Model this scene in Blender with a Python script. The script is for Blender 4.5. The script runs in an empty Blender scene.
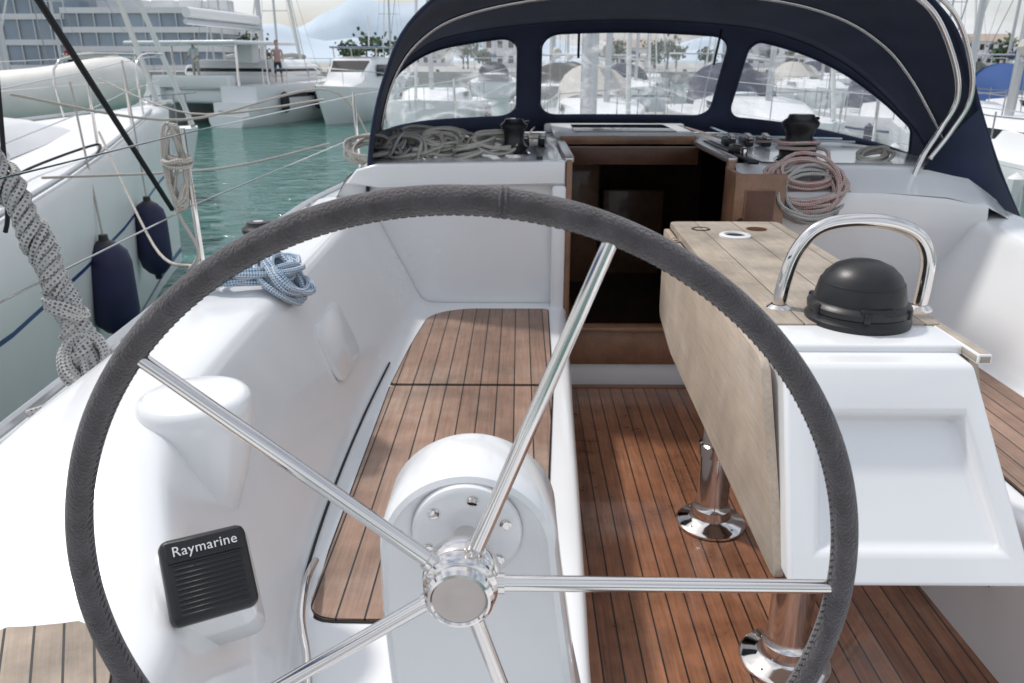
import bpy,bmesh,math,random
from mathutils import Vector,Matrix,Euler,noise
R=math.radians
random.seed(7)
scene=bpy.context.scene
V=Vector
# ------------------------------------------------------------------ materials
def newmat(name):
    m=bpy.data.materials.new(name); m.use_nodes=True
    nt=m.node_tree; nt.nodes.clear()
    out=nt.nodes.new('ShaderNodeOutputMaterial'); b=nt.nodes.new('ShaderNodeBsdfPrincipled')
    nt.links.new(b.outputs[0],out.inputs[0])
    return m,nt,b,out
def N(nt,t,**k):
    n=nt.nodes.new(t)
    for a,v in k.items(): setattr(n,a,v)
    return n
def math_(nt,op,a,b=None):
    n=N(nt,'ShaderNodeMath',operation=op)
    for i,x in enumerate((a,b)):
        if x is None: continue
        if isinstance(x,(int,float)): n.inputs[i].default_value=x
        else: nt.links.new(x,n.inputs[i])
    return n.outputs[0]
def mixc(nt,f,a,b):
    n=N(nt,'ShaderNodeMix',data_type='RGBA')
    for s,x in ((n.inputs[0],f),(n.inputs[6],a),(n.inputs[7],b)):
        if isinstance(x,(int,float)): s.default_value=x
        elif isinstance(x,tuple): s.default_value=(*x,1) if len(x)==3 else x
        else: nt.links.new(x,s)
    return n.outputs[2]
def mat(name,col,rough=.5,metal=0,coat=0,var=0,vs=6,bump=0,bs=60,rvar=0,sheen=0):
    m,nt,b,o=newmat(name)
    b.inputs['Base Color'].default_value=(*col,1)
    b.inputs['Roughness'].default_value=rough; b.inputs['Metallic'].default_value=metal
    b.inputs['Coat Weight'].default_value=coat; b.inputs['Coat Roughness'].default_value=.05
    if sheen: b.inputs['Sheen Weight'].default_value=sheen
    tc=N(nt,'ShaderNodeTexCoord')
    if var or rvar:
        n=N(nt,'ShaderNodeTexNoise'); n.inputs['Scale'].default_value=vs; n.inputs['Detail'].default_value=5
        nt.links.new(tc.outputs['Object'],n.inputs[0])
        mr=N(nt,'ShaderNodeMapRange'); mr.inputs[1].default_value=.3; mr.inputs[2].default_value=.7
        nt.links.new(n.outputs[0],mr.inputs[0])
        if var:
            c=mixc(nt,mr.outputs[0],tuple(x*(1-var) for x in col),tuple(min(1,x*(1+var)) for x in col))
            nt.links.new(c,b.inputs['Base Color'])
        if rvar:
            nt.links.new(math_(nt,'ADD',math_(nt,'MULTIPLY',mr.outputs[0],rvar),rough),b.inputs['Roughness'])
    if bump:
        n2=N(nt,'ShaderNodeTexNoise'); n2.inputs['Scale'].default_value=bs; n2.inputs['Detail'].default_value=4
        nt.links.new(tc.outputs['Object'],n2.inputs[0])
        bp=N(nt,'ShaderNodeBump'); bp.inputs['Strength'].default_value=bump; bp.inputs['Distance'].default_value=.01
        nt.links.new(n2.outputs[0],bp.inputs['Height']); nt.links.new(bp.outputs[0],b.inputs['Normal'])
    return m
def teak(name,c1,c2,w,line=.09,rough=.45,rz=0,coat=0,off=0,caulk=(.012,.011,.011),blotch=.35,wear=0,wcol=(.42,.36,.31)):
    m,nt,b,o=newmat(name); L=nt.links
    tc=N(nt,'ShaderNodeTexCoord'); mp=N(nt,'ShaderNodeMapping'); mp.inputs['Rotation'].default_value=(0,0,rz)
    mp.inputs['Location'].default_value=(off,0,0)
    L.new(tc.outputs['Object'],mp.inputs[0])
    sp=N(nt,'ShaderNodeSeparateXYZ'); L.new(mp.outputs[0],sp.inputs[0])
    x=math_(nt,'DIVIDE',sp.outputs[0],w); fr=math_(nt,'FRACT',x); idn=math_(nt,'FLOOR',x)
    mask=math_(nt,'LESS_THAN',fr,line)
    wn=N(nt,'ShaderNodeTexWhiteNoise',noise_dimensions='1D'); L.new(idn,wn.inputs['W'])
    mp2=N(nt,'ShaderNodeMapping'); mp2.inputs['Scale'].default_value=(55,2.2,55); L.new(mp.outputs[0],mp2.inputs[0])
    ad=N(nt,'ShaderNodeVectorMath',operation='ADD'); L.new(mp2.outputs[0],ad.inputs[0])
    cb=N(nt,'ShaderNodeCombineXYZ'); L.new(math_(nt,'MULTIPLY',wn.outputs[0],37.),cb.inputs[1]); L.new(cb.outputs[0],ad.inputs[1])
    g=N(nt,'ShaderNodeTexNoise'); g.inputs['Scale'].default_value=2; g.inputs['Detail'].default_value=7; g.inputs['Roughness'].default_value=.65
    L.new(ad.outputs[0],g.inputs[0])
    gm=N(nt,'ShaderNodeMapRange'); gm.inputs[1].default_value=.32; gm.inputs[2].default_value=.68; L.new(g.outputs[0],gm.inputs[0])
    f=math_(nt,'ADD',math_(nt,'MULTIPLY',gm.outputs[0],.5),math_(nt,'MULTIPLY',wn.outputs[0],.5))
    c=mixc(nt,f,c1,c2)
    bl=N(nt,'ShaderNodeTexNoise'); bl.inputs['Scale'].default_value=5; bl.inputs['Detail'].default_value=9; bl.inputs['Roughness'].default_value=.65; L.new(tc.outputs['Object'],bl.inputs[0])
    bm_=N(nt,'ShaderNodeMapRange'); bm_.inputs[1].default_value=.35; bm_.inputs[2].default_value=.68; bm_.inputs[3].default_value=1-blotch; bm_.inputs[4].default_value=1+blotch
    L.new(bl.outputs[0],bm_.inputs[0])
    if wear:
        wz=N(nt,'ShaderNodeTexNoise'); wz.inputs['Scale'].default_value=2.3; wz.inputs['Detail'].default_value=6; wz.inputs['Distortion'].default_value=.7; L.new(tc.outputs['Object'],wz.inputs[0])
        wr=N(nt,'ShaderNodeMapRange'); wr.inputs[1].default_value=.5; wr.inputs[2].default_value=.72; wr.inputs[4].default_value=wear; L.new(wz.outputs[0],wr.inputs[0])
        c=mixc(nt,math_(nt,'MULTIPLY',wr.outputs[0],math_(nt,'ADD',gm.outputs[0],.4)),c,wcol)
    vm=N(nt,'ShaderNodeVectorMath',operation='SCALE'); L.new(c,vm.inputs[0]); L.new(bm_.outputs[0],vm.inputs['Scale'])
    c=mixc(nt,mask,vm.outputs[0],caulk)
    L.new(c,b.inputs['Base Color'])
    L.new(math_(nt,'ADD',math_(nt,'MULTIPLY',bl.outputs[0],.35),rough-.17),b.inputs['Roughness'])
    b.inputs['Coat Weight'].default_value=coat
    h=math_(nt,'SUBTRACT',math_(nt,'MULTIPLY',gm.outputs[0],.3),math_(nt,'MULTIPLY',mask,1.))
    bp=N(nt,'ShaderNodeBump'); bp.inputs['Strength'].default_value=.5; bp.inputs['Distance'].default_value=.002
    L.new(h,bp.inputs['Height']); L.new(bp.outputs[0],b.inputs['Normal'])
    return m
def ropemat(name,c1,c2,k=45,thr=.3):
    m,nt,b,o=newmat(name); L=nt.links
    uv=N(nt,'ShaderNodeUVMap'); sp=N(nt,'ShaderNodeSeparateXYZ'); L.new(uv.outputs[0],sp.inputs[0])
    vk=math_(nt,'MULTIPLY',sp.outputs[1],k); u2=math_(nt,'MULTIPLY',sp.outputs[0],3.)
    a=math_(nt,'SINE',math_(nt,'MULTIPLY',math_(nt,'ADD',u2,vk),6.2832))
    c=math_(nt,'SINE',math_(nt,'MULTIPLY',math_(nt,'SUBTRACT',u2,vk),6.2832))
    p=math_(nt,'MULTIPLY',a,c)
    n=N(nt,'ShaderNodeTexNoise'); n.inputs['Scale'].default_value=22
    tc=N(nt,'ShaderNodeTexCoord'); L.new(tc.outputs['Object'],n.inputs[0])
    msk=math_(nt,'GREATER_THAN',math_(nt,'ADD',p,math_(nt,'MULTIPLY',math_(nt,'SUBTRACT',n.outputs[0],.5),1.6)),thr)
    c1b=mixc(nt,n.outputs[0],tuple(x*.7 for x in c1),tuple(min(1,x*1.2) for x in c1))
    L.new(mixc(nt,msk,c1b,c2),b.inputs['Base Color']); b.inputs['Roughness'].default_value=.85
    bp=N(nt,'ShaderNodeBump'); bp.inputs['Strength'].default_value=.6; bp.inputs['Distance'].default_value=.003
    L.new(p,bp.inputs['Height']); L.new(bp.outputs[0],b.inputs['Normal'])
    return m
gel=mat('gelcoat',(.79,.80,.81),.13,coat=.5,var=.03,vs=2.2,rvar=.15,bump=.02,bs=14)
gel2=mat('gelcoat_far',(.80,.81,.82),.3,var=.03,vs=1)
nonslip=mat('nonslip_deck',(.68,.69,.70),.6,var=.05,vs=8,bump=.25,bs=260)
chrome=mat('stainless_steel',(.74,.71,.69),.06,metal=1,rvar=.08,vs=9)
alu=mat('anodised_aluminium',(.55,.56,.58),.35,metal=.8)
navy=mat('navy_canvas',(.014,.022,.055),.92,var=.25,vs=5,bump=.35,bs=420,sheen=.1)
navy2=mat('navy_fender',(.012,.014,.06),.55,var=.2,vs=5)
leather=mat('wheel_leather',(.080,.070,.074),.85,var=.30,vs=38,bump=.6,bs=330,sheen=.3)
black=mat('black_plastic',(.012,.012,.014),.38,bump=.05,bs=300)
blackm=mat('matt_black',(.010,.010,.011),.6)
wire=mat('stay_wire',(.35,.36,.38),.35,metal=.7)
bench=teak('bench_teak',(.19,.108,.074),(.38,.25,.185),.066,line=.07,rough=.5,off=.02,blotch=.25,wear=.5,wcol=(.42,.34,.28))
sole=teak('sole_teak',(.13,.050,.025),(.37,.165,.088),.060,line=.085,rough=.31,coat=.3,blotch=.3,wear=.4,wcol=(.45,.28,.19))
tabw=teak('table_teak',(.30,.245,.19),(.46,.40,.33),.16,line=.022,rough=.6,rz=0,off=.045,blotch=.25,caulk=(.08,.055,.035),wear=.4,wcol=(.50,.46,.41))
leafw=teak('leaf_plywood',(.36,.28,.21),(.53,.44,.35),3.0,line=0.,rough=.6,blotch=.14,wear=.5,wcol=(.56,.50,.43))
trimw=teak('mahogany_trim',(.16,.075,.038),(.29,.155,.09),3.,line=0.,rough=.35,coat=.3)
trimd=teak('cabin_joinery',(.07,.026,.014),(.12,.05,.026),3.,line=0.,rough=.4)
helmw=teak('helm_seat_teak',(.25,.19,.14),(.40,.32,.25),.040,line=.09,rough=.5,rz=R(-28),wear=.3)
dark=mat('smoked_acrylic',(.012,.014,.018),.08)
rb=ropemat('blue_rope',(.62,.68,.74),(.10,.24,.42),60,.25)
rg=ropemat('grey_rope',(.50,.49,.47),(.13,.13,.135),46,.45)
rw=ropemat('white_rope',(.60,.57,.52),(.30,.27,.22),60,.3)
rr=ropemat('red_fleck_rope',(.56,.50,.47),(.32,.07,.07),50,.25)
rk=mat('black_rope',(.01,.01,.012),.8)
white=mat('white_plastic',(.75,.75,.75),.4)
cover=mat('blue_sail_cover',(.03,.08,.24),.85)
coverg=mat('beige_sail_cover',(.50,.48,.44),.85)
redp=mat('red_paint',(.4,.03,.03),.5)
hypalon=mat('hypalon_tube',(.70,.69,.65),.55,var=.08,vs=3)
sail=mat('furled_sail',(.7,.7,.68),.7)
# ------------------------------------------------------------------ mesh builder
def cr(pts,n=6,closed=False):
    P=[V(p) for p in pts]; m=len(P); out=[]
    rng=range(m if closed else m-1)
    for i in rng:
        if closed: a,b,c,d=P[(i-1)%m],P[i],P[(i+1)%m],P[(i+2)%m]
        else: a,b,c,d=P[max(i-1,0)],P[i],P[i+1],P[min(i+2,m-1)]
        for k in range(n):
            t=k/n; out.append(.5*((2*b)+(c-a)*t+(2*a-5*b+4*c-d)*t*t+(3*b-a-3*c+d)*t**3))
    if not closed: out.append(P[-1])
    return out
def crat(P,u):
    m=len(P); i=min(int(u),m-2); t=u-i
    a,b,c,d=P[max(i-1,0)],P[i],P[i+1],P[min(i+2,m-1)]
    return .5*((2*b)+(c-a)*t+(2*a-5*b+4*c-d)*t*t+(3*b-a-3*c+d)*t**3)
class B:
    def __init__(s,name):
        s.name=name; s.bm=bmesh.new(); s.uv=s.bm.loops.layers.uv.new('UVMap'); s.mats=[]; s.M=Matrix.Identity(4)
    def mi(s,m):
        if m not in s.mats: s.mats.append(m)
        return s.mats.index(m)
    def v(s,p): return s.bm.verts.new(s.M@V(p))
    def f(s,vs,m):
        try:
            f=s.bm.faces.new(vs); f.material_index=s.mi(m); return f
        except ValueError: return None
    def poly(s,pts,m): return s.f([s.v(p) for p in pts],m)
    def box(s,c,d,m,rot=(0,0,0),bev=0,seg=2,top=(1,1)):
        T=Matrix.Translation(V(c))@Euler(rot).to_matrix().to_4x4()
        vs=[]
        for z in(-.5,.5):
            k=top if z>0 else(1,1)
            for x,y in((-.5,-.5),(.5,-.5),(.5,.5),(-.5,.5)):
                vs.append(s.v(T@V((x*d[0]*k[0],y*d[1]*k[1],z*d[2]))))
        fs=[s.f([vs[i] for i in q],m) for q in((0,3,2,1),(4,5,6,7),(0,1,5,4),(1,2,6,5),(2,3,7,6),(3,0,4,7))]
        if bev:
            es=list({e for f in fs for e in f.edges})
            bmesh.ops.bevel(s.bm,geom=es,offset=bev,segments=seg,affect='EDGES',profile=.5,clamp_overlap=True)
    def prism(s,pts,ext,m,bev=0,seg=2):
        a=[s.v(p) for p in pts]; b=[s.v(V(p)+V(ext)) for p in pts]; n=len(a)
        fa=s.f(a[::-1],m); fb=s.f(b,m); fs=[s.f([a[i],a[(i+1)%n],b[(i+1)%n],b[i]],m) for i in range(n)]
        if bev:
            es=list(set(fa.edges)|set(fb.edges))
            bmesh.ops.bevel(s.bm,geom=es,offset=bev,segments=seg,affect='EDGES',profile=.5,clamp_overlap=True)
    def loft(s,secs,m,close=False,caps=False,mf=None):
        rows=[[s.v(p) for p in q] for q in secs]
        for i in range(len(rows)-1):
            a,b=rows[i],rows[i+1]; n=len(a)
            for j in range(n if close else n-1):
                s.f([a[j],a[(j+1)%n],b[(j+1)%n],b[j]],mf(i,j) if mf else m)
        if caps: s.f(rows[0][::-1],m); s.f(rows[-1],m)
        return rows
    def lathe(s,prof,o,ax,m,seg=40,mf=None):
        ax=V(ax).normalized(); o=V(o)
        x=ax.orthogonal().normalized(); y=ax.cross(x)
        rows=[]
        for r,h in prof:
            if r<1e-5: rows.append([s.v(o+ax*h)])
            else: rows.append([s.v(o+ax*h+(x*math.cos(2*math.pi*j/seg)+y*math.sin(2*math.pi*j/seg))*r) for j in range(seg)])
        for i in range(len(rows)-1):
            a,b=rows[i],rows[i+1]; mm=mf(i) if mf else m
            for j in range(seg):
                k=(j+1)%seg
                if len(a)==1 and len(b)==1: continue
                if len(a)==1: s.f([a[0],b[k],b[j]],mm)
                elif len(b)==1: s.f([a[j],a[k],b[0]],mm)
                else: s.f([a[j],a[k],b[k],b[j]],mm)
    def tube(s,pts,r,m,seg=10,closed=False):
        P=[V(p) for p in pts]; n=len(P)
        if n<2: return
        T=[]
        for i in range(n):
            if closed: t=P[(i+1)%n]-P[i-1]
            else: t=P[min(i+1,n-1)]-P[max(i-1,0)]
            T.append(t.normalized() if t.length>1e-9 else V((0,0,1)))
        nn=T[0].orthogonal().normalized(); rows=[]; L=[0]
        for i in range(n):
            if i: L.append(L[-1]+(P[i]-P[i-1]).length)
            nn=(nn-T[i]*nn.dot(T[i])).normalized(); bb=T[i].cross(nn)
            rr_=r(i/(n-1)) if callable(r) else r
            rows.append([s.v(P[i]+(nn*math.cos(2*math.pi*j/seg)+bb*math.sin(2*math.pi*j/seg))*rr_) for j in range(seg)])
        rng=range(n) if closed else range(n-1)
        for i in rng:
            a,b=rows[i],rows[(i+1)%n]
            l0=L[i]; l1=L[i+1] if i+1<n else L[i]+(P[0]-P[i]).length
            for j in range(seg):
                k=(j+1)%seg
                f=s.f([a[j],a[k],b[k],b[j]],m)
                if f:
                    for lp,uv in zip(f.loops,((j/seg,l0),((j+1)/seg,l0),((j+1)/seg,l1),(j/seg,l1))): lp[s.uv].uv=uv
        if not closed: s.f(rows[0][::-1],m); s.f(rows[-1],m)
    def ball(s,c,r,m,u=16,v=10,sc=(1,1,1)):
        rows=[]
        for i in range(v+1):
            a=math.pi*i/v
            rows.append([s.v(V(c)+V((r*sc[0]*math.sin(a)*math.cos(2*math.pi*j/u),r*sc[1]*math.sin(a)*math.sin(2*math.pi*j/u),r*sc[2]*math.cos(a)))) for j in range(u)] if 0<i<v else [s.v(V(c)+V((0,0,r*sc[2]*math.cos(a))))])
        for i in range(v):
            a,b=rows[i],rows[i+1]
            for j in range(u):
                k=(j+1)%u
                if len(a)==1: s.f([a[0],b[j],b[k]],m)
                elif len(b)==1: s.f([a[j],b[0],a[k]],m)
                else: s.f([a[j],b[j],b[k],a[k]],m)
    def done(s,parent=None,ang=38,sub=0,flat=False,loc=None,rot=None,recalc=True):
        if recalc: bmesh.ops.recalc_face_normals(s.bm,faces=s.bm.faces)
        me=bpy.data.meshes.new(s.name); s.bm.to_mesh(me); s.bm.free()
        for m in s.mats: me.materials.append(m)
        if not flat:
            for p in me.polygons: p.use_smooth=True
            if ang<180 and not sub: me.set_sharp_from_angle(angle=R(ang))
        ob=bpy.data.objects.new(s.name,me); scene.collection.objects.link(ob)
        if sub:
            md=ob.modifiers.new('sub','SUBSURF'); md.levels=sub; md.render_levels=sub
        if parent: ob.parent=parent
        if loc: ob.location=loc
        if rot: ob.rotation_euler=rot
        return ob
def empty(name,loc=(0,0,0)):
    e=bpy.data.objects.new(name,None); e.location=loc; scene.collection.objects.link(e); return e
def lerp(a,b,t): return a+(b-a)*t
def interp(tab,x):
    if x<=tab[0][0]: return tab[0][1]
    for (a,p),(b,q) in zip(tab,tab[1:]):
        if x<=b: return lerp(p,q,(x-a)/(b-a))
    return tab[-1][1]
# ------------------------------------------------------------------ our yacht
yacht=empty('sailing_yacht')
XC=.70
gun=[(-1.5,-1.20),(0,-1.28),(1.5,-1.32),(3.2,-1.42),(5,-1.38),(7,-1.1),(9,-.45),(10.5,.25),(11.3,.66)]
def hullside(xg): return [(xg+.05,.752),(xg,.74),(xg-.012,.70),(xg,.25),(xg+.12,-.45),(xg+.5,-1.2)]
# y, seat z, inner bottom x, inner top x, top z, top width
S=[(-1.5,.45,-.42,-.52,.825,.56),(.5,.45,-.42,-.52,.825,.56),(.92,.45,-.43,-.53,.826,.54),(1.04,.45,-.44,-.56,.845,.50),(1.18,.45,-.47,-.63,.905,.40),(1.36,.45,-.51,-.70,.965,.30),
   (1.6,.45,-.55,-.735,.98,.26),(2.2,.45,-.57,-.75,.98,.25),(2.9,.45,-.57,-.755,.98,.25),(3.5,.45,-.55,-.76,.985,.25),(3.92,.45,-.52,-.76,1.0,.25)]
edge=[(1.3,-.095),(1.7,-.075),(2.2,-.058),(2.9,-.035),(3.8,0)]
def sec(y,zs,xb,xt,zt,tw,star=False):
    xg=interp(gun,y); e=interp(edge,y)
    if star: zt=min(zt,lerp(.905,.96,max(0,min(1,(y-3.2)/.7))))
    p=[(.275,-.02),(.272,.03),(.26,.22),(.25,.40),(.243,.438),(.215,zs),(.15,zs)]
    p=[(x+e,z) for x,z in p]+[(-.15,zs),(xb+.1,zs),(xb+.04,zs+.003),(xb,zs+.03),(xb-.03,zs+.10),
       (lerp(xb-.03,xt+.03,.5),lerp(zs+.1,zt-.08,.5)),(xt+.03,zt-.08),(xt+.008,zt-.02),(xt-.03,zt),(xt-tw*.5,zt+.004),(xt-tw,zt),(xt-tw-.04,zt-.03),(xt-tw-.06,.81),(xt-tw-.09,.768),(xt-tw-.14,.762)]
    return p+hullside(xg)
b=B('port_cockpit_moulding')
b.loft([[(x,s[0],z) for x,z in sec(*s)] for s in S],gel)
b.done(yacht,sub=2)
b=B('starboard_cockpit_moulding')
b.loft([[((1.55-x) if j<7 else (1.40-x),s[0],z) for j,(x,z) in enumerate(sec(*s,star=True))] for s in S],gel)
b.done(yacht,sub=2)
b=B('hull_and_foredeck')
def deckrow(y):
    xg=interp(gun,y); L=[(x,y,z) for x,z in hullside(xg)]
    k=min(1,(11.5-y)/3)
    return [(min(x,XC-.01) if i<3 else min(lerp(x,XC,(1-k)*.35),XC-.005),y,z+.02*(y-3.9)) for i,(x,y,z) in enumerate(L)]
for mir in(0,1):
    f=(lambda x:2*XC-x) if mir else (lambda x:x)
    b.loft([[(f(-1.0),y,.765+.02*(y-3.9))]+[(f(x),yy,z) for x,yy,z in deckrow(y)] for y in(3.92,5,6,7,7.6)],gel)
    b.loft([[(XC,y,.79+.02*(y-3.9))]+[(f(x),yy,z) for x,yy,z in deckrow(y)] for y in(7.6,8.2,9,9.8,10.5,11,11.3)],gel)
b.done(yacht)
def rpoly(pts,r,n=6):
    out=[]; m=len(pts)
    for i in range(m):
        p=V(pts[i]); a=(V(pts[i-1])-p); c=(V(pts[(i+1)%m])-p); rr_=min(r[i] if isinstance(r,(list,tuple)) else r,a.length*.49,c.length*.49)
        a=p+a.normalized()*rr_; c=p+c.normalized()*rr_
        for k in range(n+1):
            t=k/n; out.append(a*(1-t)**2+p*2*t*(1-t)+c*t*t)
    return out
def panel(name,outer,z,m,gap=.006,r=.05,th=.010):
    b=B(name); cx=sum(p[0] for p in outer)/len(outer); cy=sum(p[1] for p in outer)/len(outer)
    o=rpoly([(p[0],p[1],z) for p in outer],r)
    b.prism(o,(0,0,th*.5),blackm)
    i=[V((p.x-(gap if p.x>cx else -gap),p.y-(gap if p.y>cy else -gap),z)) for p in o]
    b.prism(i,(0,0,th),m,bev=.002,seg=1)
    return b.done(yacht,ang=30)
panel('port_bench_slats_fore',[(-.505,2.805),(.135,2.805),(.150,3.80),(-.30,3.80),(-.45,3.70),(-.485,3.3)],.449,bench,r=[.01,.01,.02,.12,.1,.2])
panel('port_bench_slats_aft',[(-.49,1.44),(.060,1.44),(.135,2.795),(-.505,2.795)],.449,bench,r=[.07,.05,.01,.01])
panel('starboard_bench_slats',[(1.48,1.45),(1.90,1.45),(1.90,3.75),(1.46,3.75)],.449,bench,r=.08)
b=B('helm_seat_slats')
hp_=[(-.98,.45),(-.545,.45),(-.548,.82),(-.585,.915),(-.66,.985),(-.745,1.00),(-.82,.93),(-.95,.79)]
b.prism(rpoly([(x,y,.826) for x,y in hp_],[.03,.03,.1,.06,.06,.05,.08,.08]),(0,0,.006),blackm)
cxh,cyh=-.75,.72
b.prism([V((lerp(p.x,cxh,.03),lerp(p.y,cyh,.03),.827)) for p in rpoly([(x,y,0) for x,y in hp_],[.03,.03,.1,.06,.06,.05,.08,.08])],(0,0,.011),helmw,bev=.002,seg=1)
b.done(yacht,ang=30)
b=B('cockpit_sole'); b.prism([(.15,.2,-.02),(1.42,.2,-.02),(1.32,3.90,-.02),(.262,3.90,-.02)],(0,0,.024),sole); b.done(yacht)
b=B('sole_pan'); b.box((.75,1.0,-.06),(1.4,5.8,.06),gel); b.done(yacht)
mg=teak('sole_margin',(.13,.06,.034),(.26,.125,.072),3.,line=0,rough=.35,coat=.2)
b=B('sole_margin'); b.box((.8,3.86,.0065),(1.05,.06,.006),mg); b.done(yacht)
b=B('locker_gutter_rail')
b.tube(cr([(-.535,3.0,.472),(-.545,2.5,.472),(-.54,2.0,.472),(-.52,1.62,.472),(-.50,1.50,.465)],6),.004,blackm)
b.tube(cr([(-.50,1.62,.49),(-.49,1.50,.515),(-.47,1.38,.51),(-.44,1.30,.485),(-.415,1.20,.46),(-.40,1.05,.458)],6),.009,chrome); b.done(yacht)
b=B('winch_pad')
b.M=Matrix.Translation((-.685,1.50,.0))
b.lathe([(0,.60),(.03,.64),(.066,.72),(.092,.80),(.107,.87),(.115,.93),(.117,.957),(.115,.975),(.108,.986),(.095,.991),(.05,.993),(.0,.993)],(0,0,0),(0,0,1),gel,seg=64); b.done(yacht,ang=180)
b=B('side_locker_door')
o=rpoly([(0,-.17,-.11),(0,.17,-.11),(0,.17,.11),(0,-.17,.11)],.05)
b.prism([(p.x,p.y,p.z) for p in o],(.012,0,0),gel,bev=.004,seg=2)
b.done(yacht,loc=(-.655,2.62,.705),rot=(0,R(-22),0))
b=B('toe_rail')
for sgn in(0,1):
    pts=[(interp(gun,y)+.03,y,.775+.02*max(0,y-3.9)) for y in[-1.4,0,1.5,2.4,3.2,4,5,6,7,8,9,10.4]]
    if sgn: pts=[(2*XC-x,y,z) for x,y,z in pts]
    b.tube(cr(pts,4),.016,alu,8)
    for p in pts: b.box((p[0],p[1],p[2]-.015),(.03,.06,.03),alu)
b.done(yacht)
b=B('lifelines')
for sgn in(0,1):
    st=[]
    for y in(.1,3.25,5.9,8.2):
        x=interp(gun,y)+.06; z=.77+.02*max(0,y-3.9)
        if sgn: x=2*XC-x
        b.tube([(x,y,z),(x-.01,y,z+.62)],.0125,chrome,10); b.lathe([(.03,0),(.03,.02),(.018,.05)],(x,y,z),(0,0,1),chrome,16)
        st.append((x,y,z))
    for h in(.31,.60):
        b.tube([(x,y,z+h) for x,y,z in st]+[((.2 if not sgn else 1.2),11,1.45+h*.3)],.003,chrome,6)
b.done(yacht)
# ------------------------------------------------------------------ cabin
b=B('cabin_coachroof')
def half(y,mir):
    k=interp([(3.9,0),(5.5,0),(8.5,.55),(9.6,.8)],y); drop=interp([(3.9,0),(6,0),(9.6,.28)],y)
    p=[(-1.02,.77),(-.93,.98),(-.86,1.10),(-.78,1.155),(-.55,1.17),(-.1,1.178),(.215,1.182)]
    p=[(lerp(x,XC,k*.9),y,max(.76,z-drop*(z-.7)/.48)) for x,z in p]
    return [(2*XC-x,yy,z) for x,yy,z in p] if mir else p
for mir in(0,1):
    b.loft([half(y,mir) for y in(3.9,4.3,4.75,5.5,6.5,7.5,8.5,9.4)],gel)
sc_=[half(y,0)[-1:]+[(XC,y,half(y,0)[-1][2]+.006)]+half(y,1)[-1:] for y in(4.72,5.5,6.5,7.5,8.5,9.4)]
b.loft(sc_,gel)
b.done(yacht,ang=60)
b=B('cabin_bulkhead')
for mir in(0,1):
    f=(lambda x:2*XC-x) if mir else (lambda x:x)
    pr=[(f(-1.02),3.925,.3),(f(-1.02),3.925,.79),(f(-.93),3.925,.98),(f(-.86),3.925,1.095),(f(-.78),3.925,1.15),(f(.23),3.925,1.172),(f(.23),3.925,-.02),(f(-.9),3.925,-.02)]
    b.prism(pr,(0,.05,0),gel)
a=[(-.86,1.075),(-.80,1.145),(-.70,1.172),(.225,1.187),(.225,1.07),(-.70,1.06)]
b.prism([(x,3.86,z) for x,z in a],(0,.10,0),gel,bev=.014,seg=3)
b.loft([[(x,lerp(3.93,3.42,t),lerp(zr,zc,t**.8)) for x,zr,zc in((1.06,1.17,.98),(1.3,1.175,.99),(1.7,1.175,.985),(2.0,1.165,.955),(2.2,1.13,.90),(2.36,1.02,.84),(2.45,.78,.72))] for t in(0,.12,.3,.5)],gel)
b.loft([[(x,y,z) for x,z in zip((1.06,1.3,1.7,2.0,2.2),zz)] for y,zz in((3.675,(1.065,1.07,1.065,1.04,1.0)),(3.665,(1.03,1.03,1.03,1.0,.95)),(3.70,(.90,.90,.90,.88,.85)),(3.80,(.3,.3,.3,.3,.3)))],gel)
b.box((.195,3.875,.60),(.07,.06,.94),gel,bev=.015)
b.box((XC,3.90,.065),(.95,.06,.13),gel,bev=.01)
b.done(yacht)
b=B('companionway_frame')
b.box((.243,3.885,.68),(.028,.06,1.02),trimw,bev=.004); b.box((1.03,3.885,.68),(.03,.06,1.02),trimw,bev=.004)
b.box((.64,3.872,.225),(.80,.05,.19),trimw,bev=.012); b.box((.64,3.86,.335),(.80,.08,.025),trimw,bev=.006)
b.box((.243,4.32,1.19),(.05,.86,.03),alu,bev=.005); b.box((1.04,4.32,1.19),(.05,.86,.03),alu,bev=.005)
b.box((.64,4.745,1.205),(.80,.035,.05),trimw,bev=.006)
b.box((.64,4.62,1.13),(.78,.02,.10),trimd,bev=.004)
b.done(yacht)
b=B('sliding_hatch'); b.box((.64,5.12,1.222),(.86,.70,.03),nonslip,bev=.012); b.box((.64,5.12,1.242),(.62,.5,.012),dark,bev=.004)
b.box((.64,5.50,1.215),(.95,.10,.06),gel,bev=.02); b.done(yacht)
b=B('companionway_door')
b.box((1.105,3.62,.86),(.235,.022,.60),trimw,bev=.004); b.box((1.105,3.605,.86),(.14,.012,.46),trimd,bev=.003)
b.box((1.012,3.74,.86),(.022,.23,.60),trimw,bev=.004)
b.tube([(1.02,3.61,.95),(1.02,3.59,.95)],.014,chrome,12); b.done(yacht)
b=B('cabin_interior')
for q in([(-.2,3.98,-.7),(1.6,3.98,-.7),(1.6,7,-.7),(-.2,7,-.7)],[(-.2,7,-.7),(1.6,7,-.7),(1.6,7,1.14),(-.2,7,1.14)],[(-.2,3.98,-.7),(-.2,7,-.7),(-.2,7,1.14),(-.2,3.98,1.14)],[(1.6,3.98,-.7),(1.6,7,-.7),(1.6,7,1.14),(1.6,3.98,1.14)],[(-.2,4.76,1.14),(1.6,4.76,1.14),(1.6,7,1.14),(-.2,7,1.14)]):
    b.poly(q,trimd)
for i in range(4): b.box((.64,4.15+.22*i,.18-.22*i),(.55,.2,.03),trimw,bev=.004)
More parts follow.
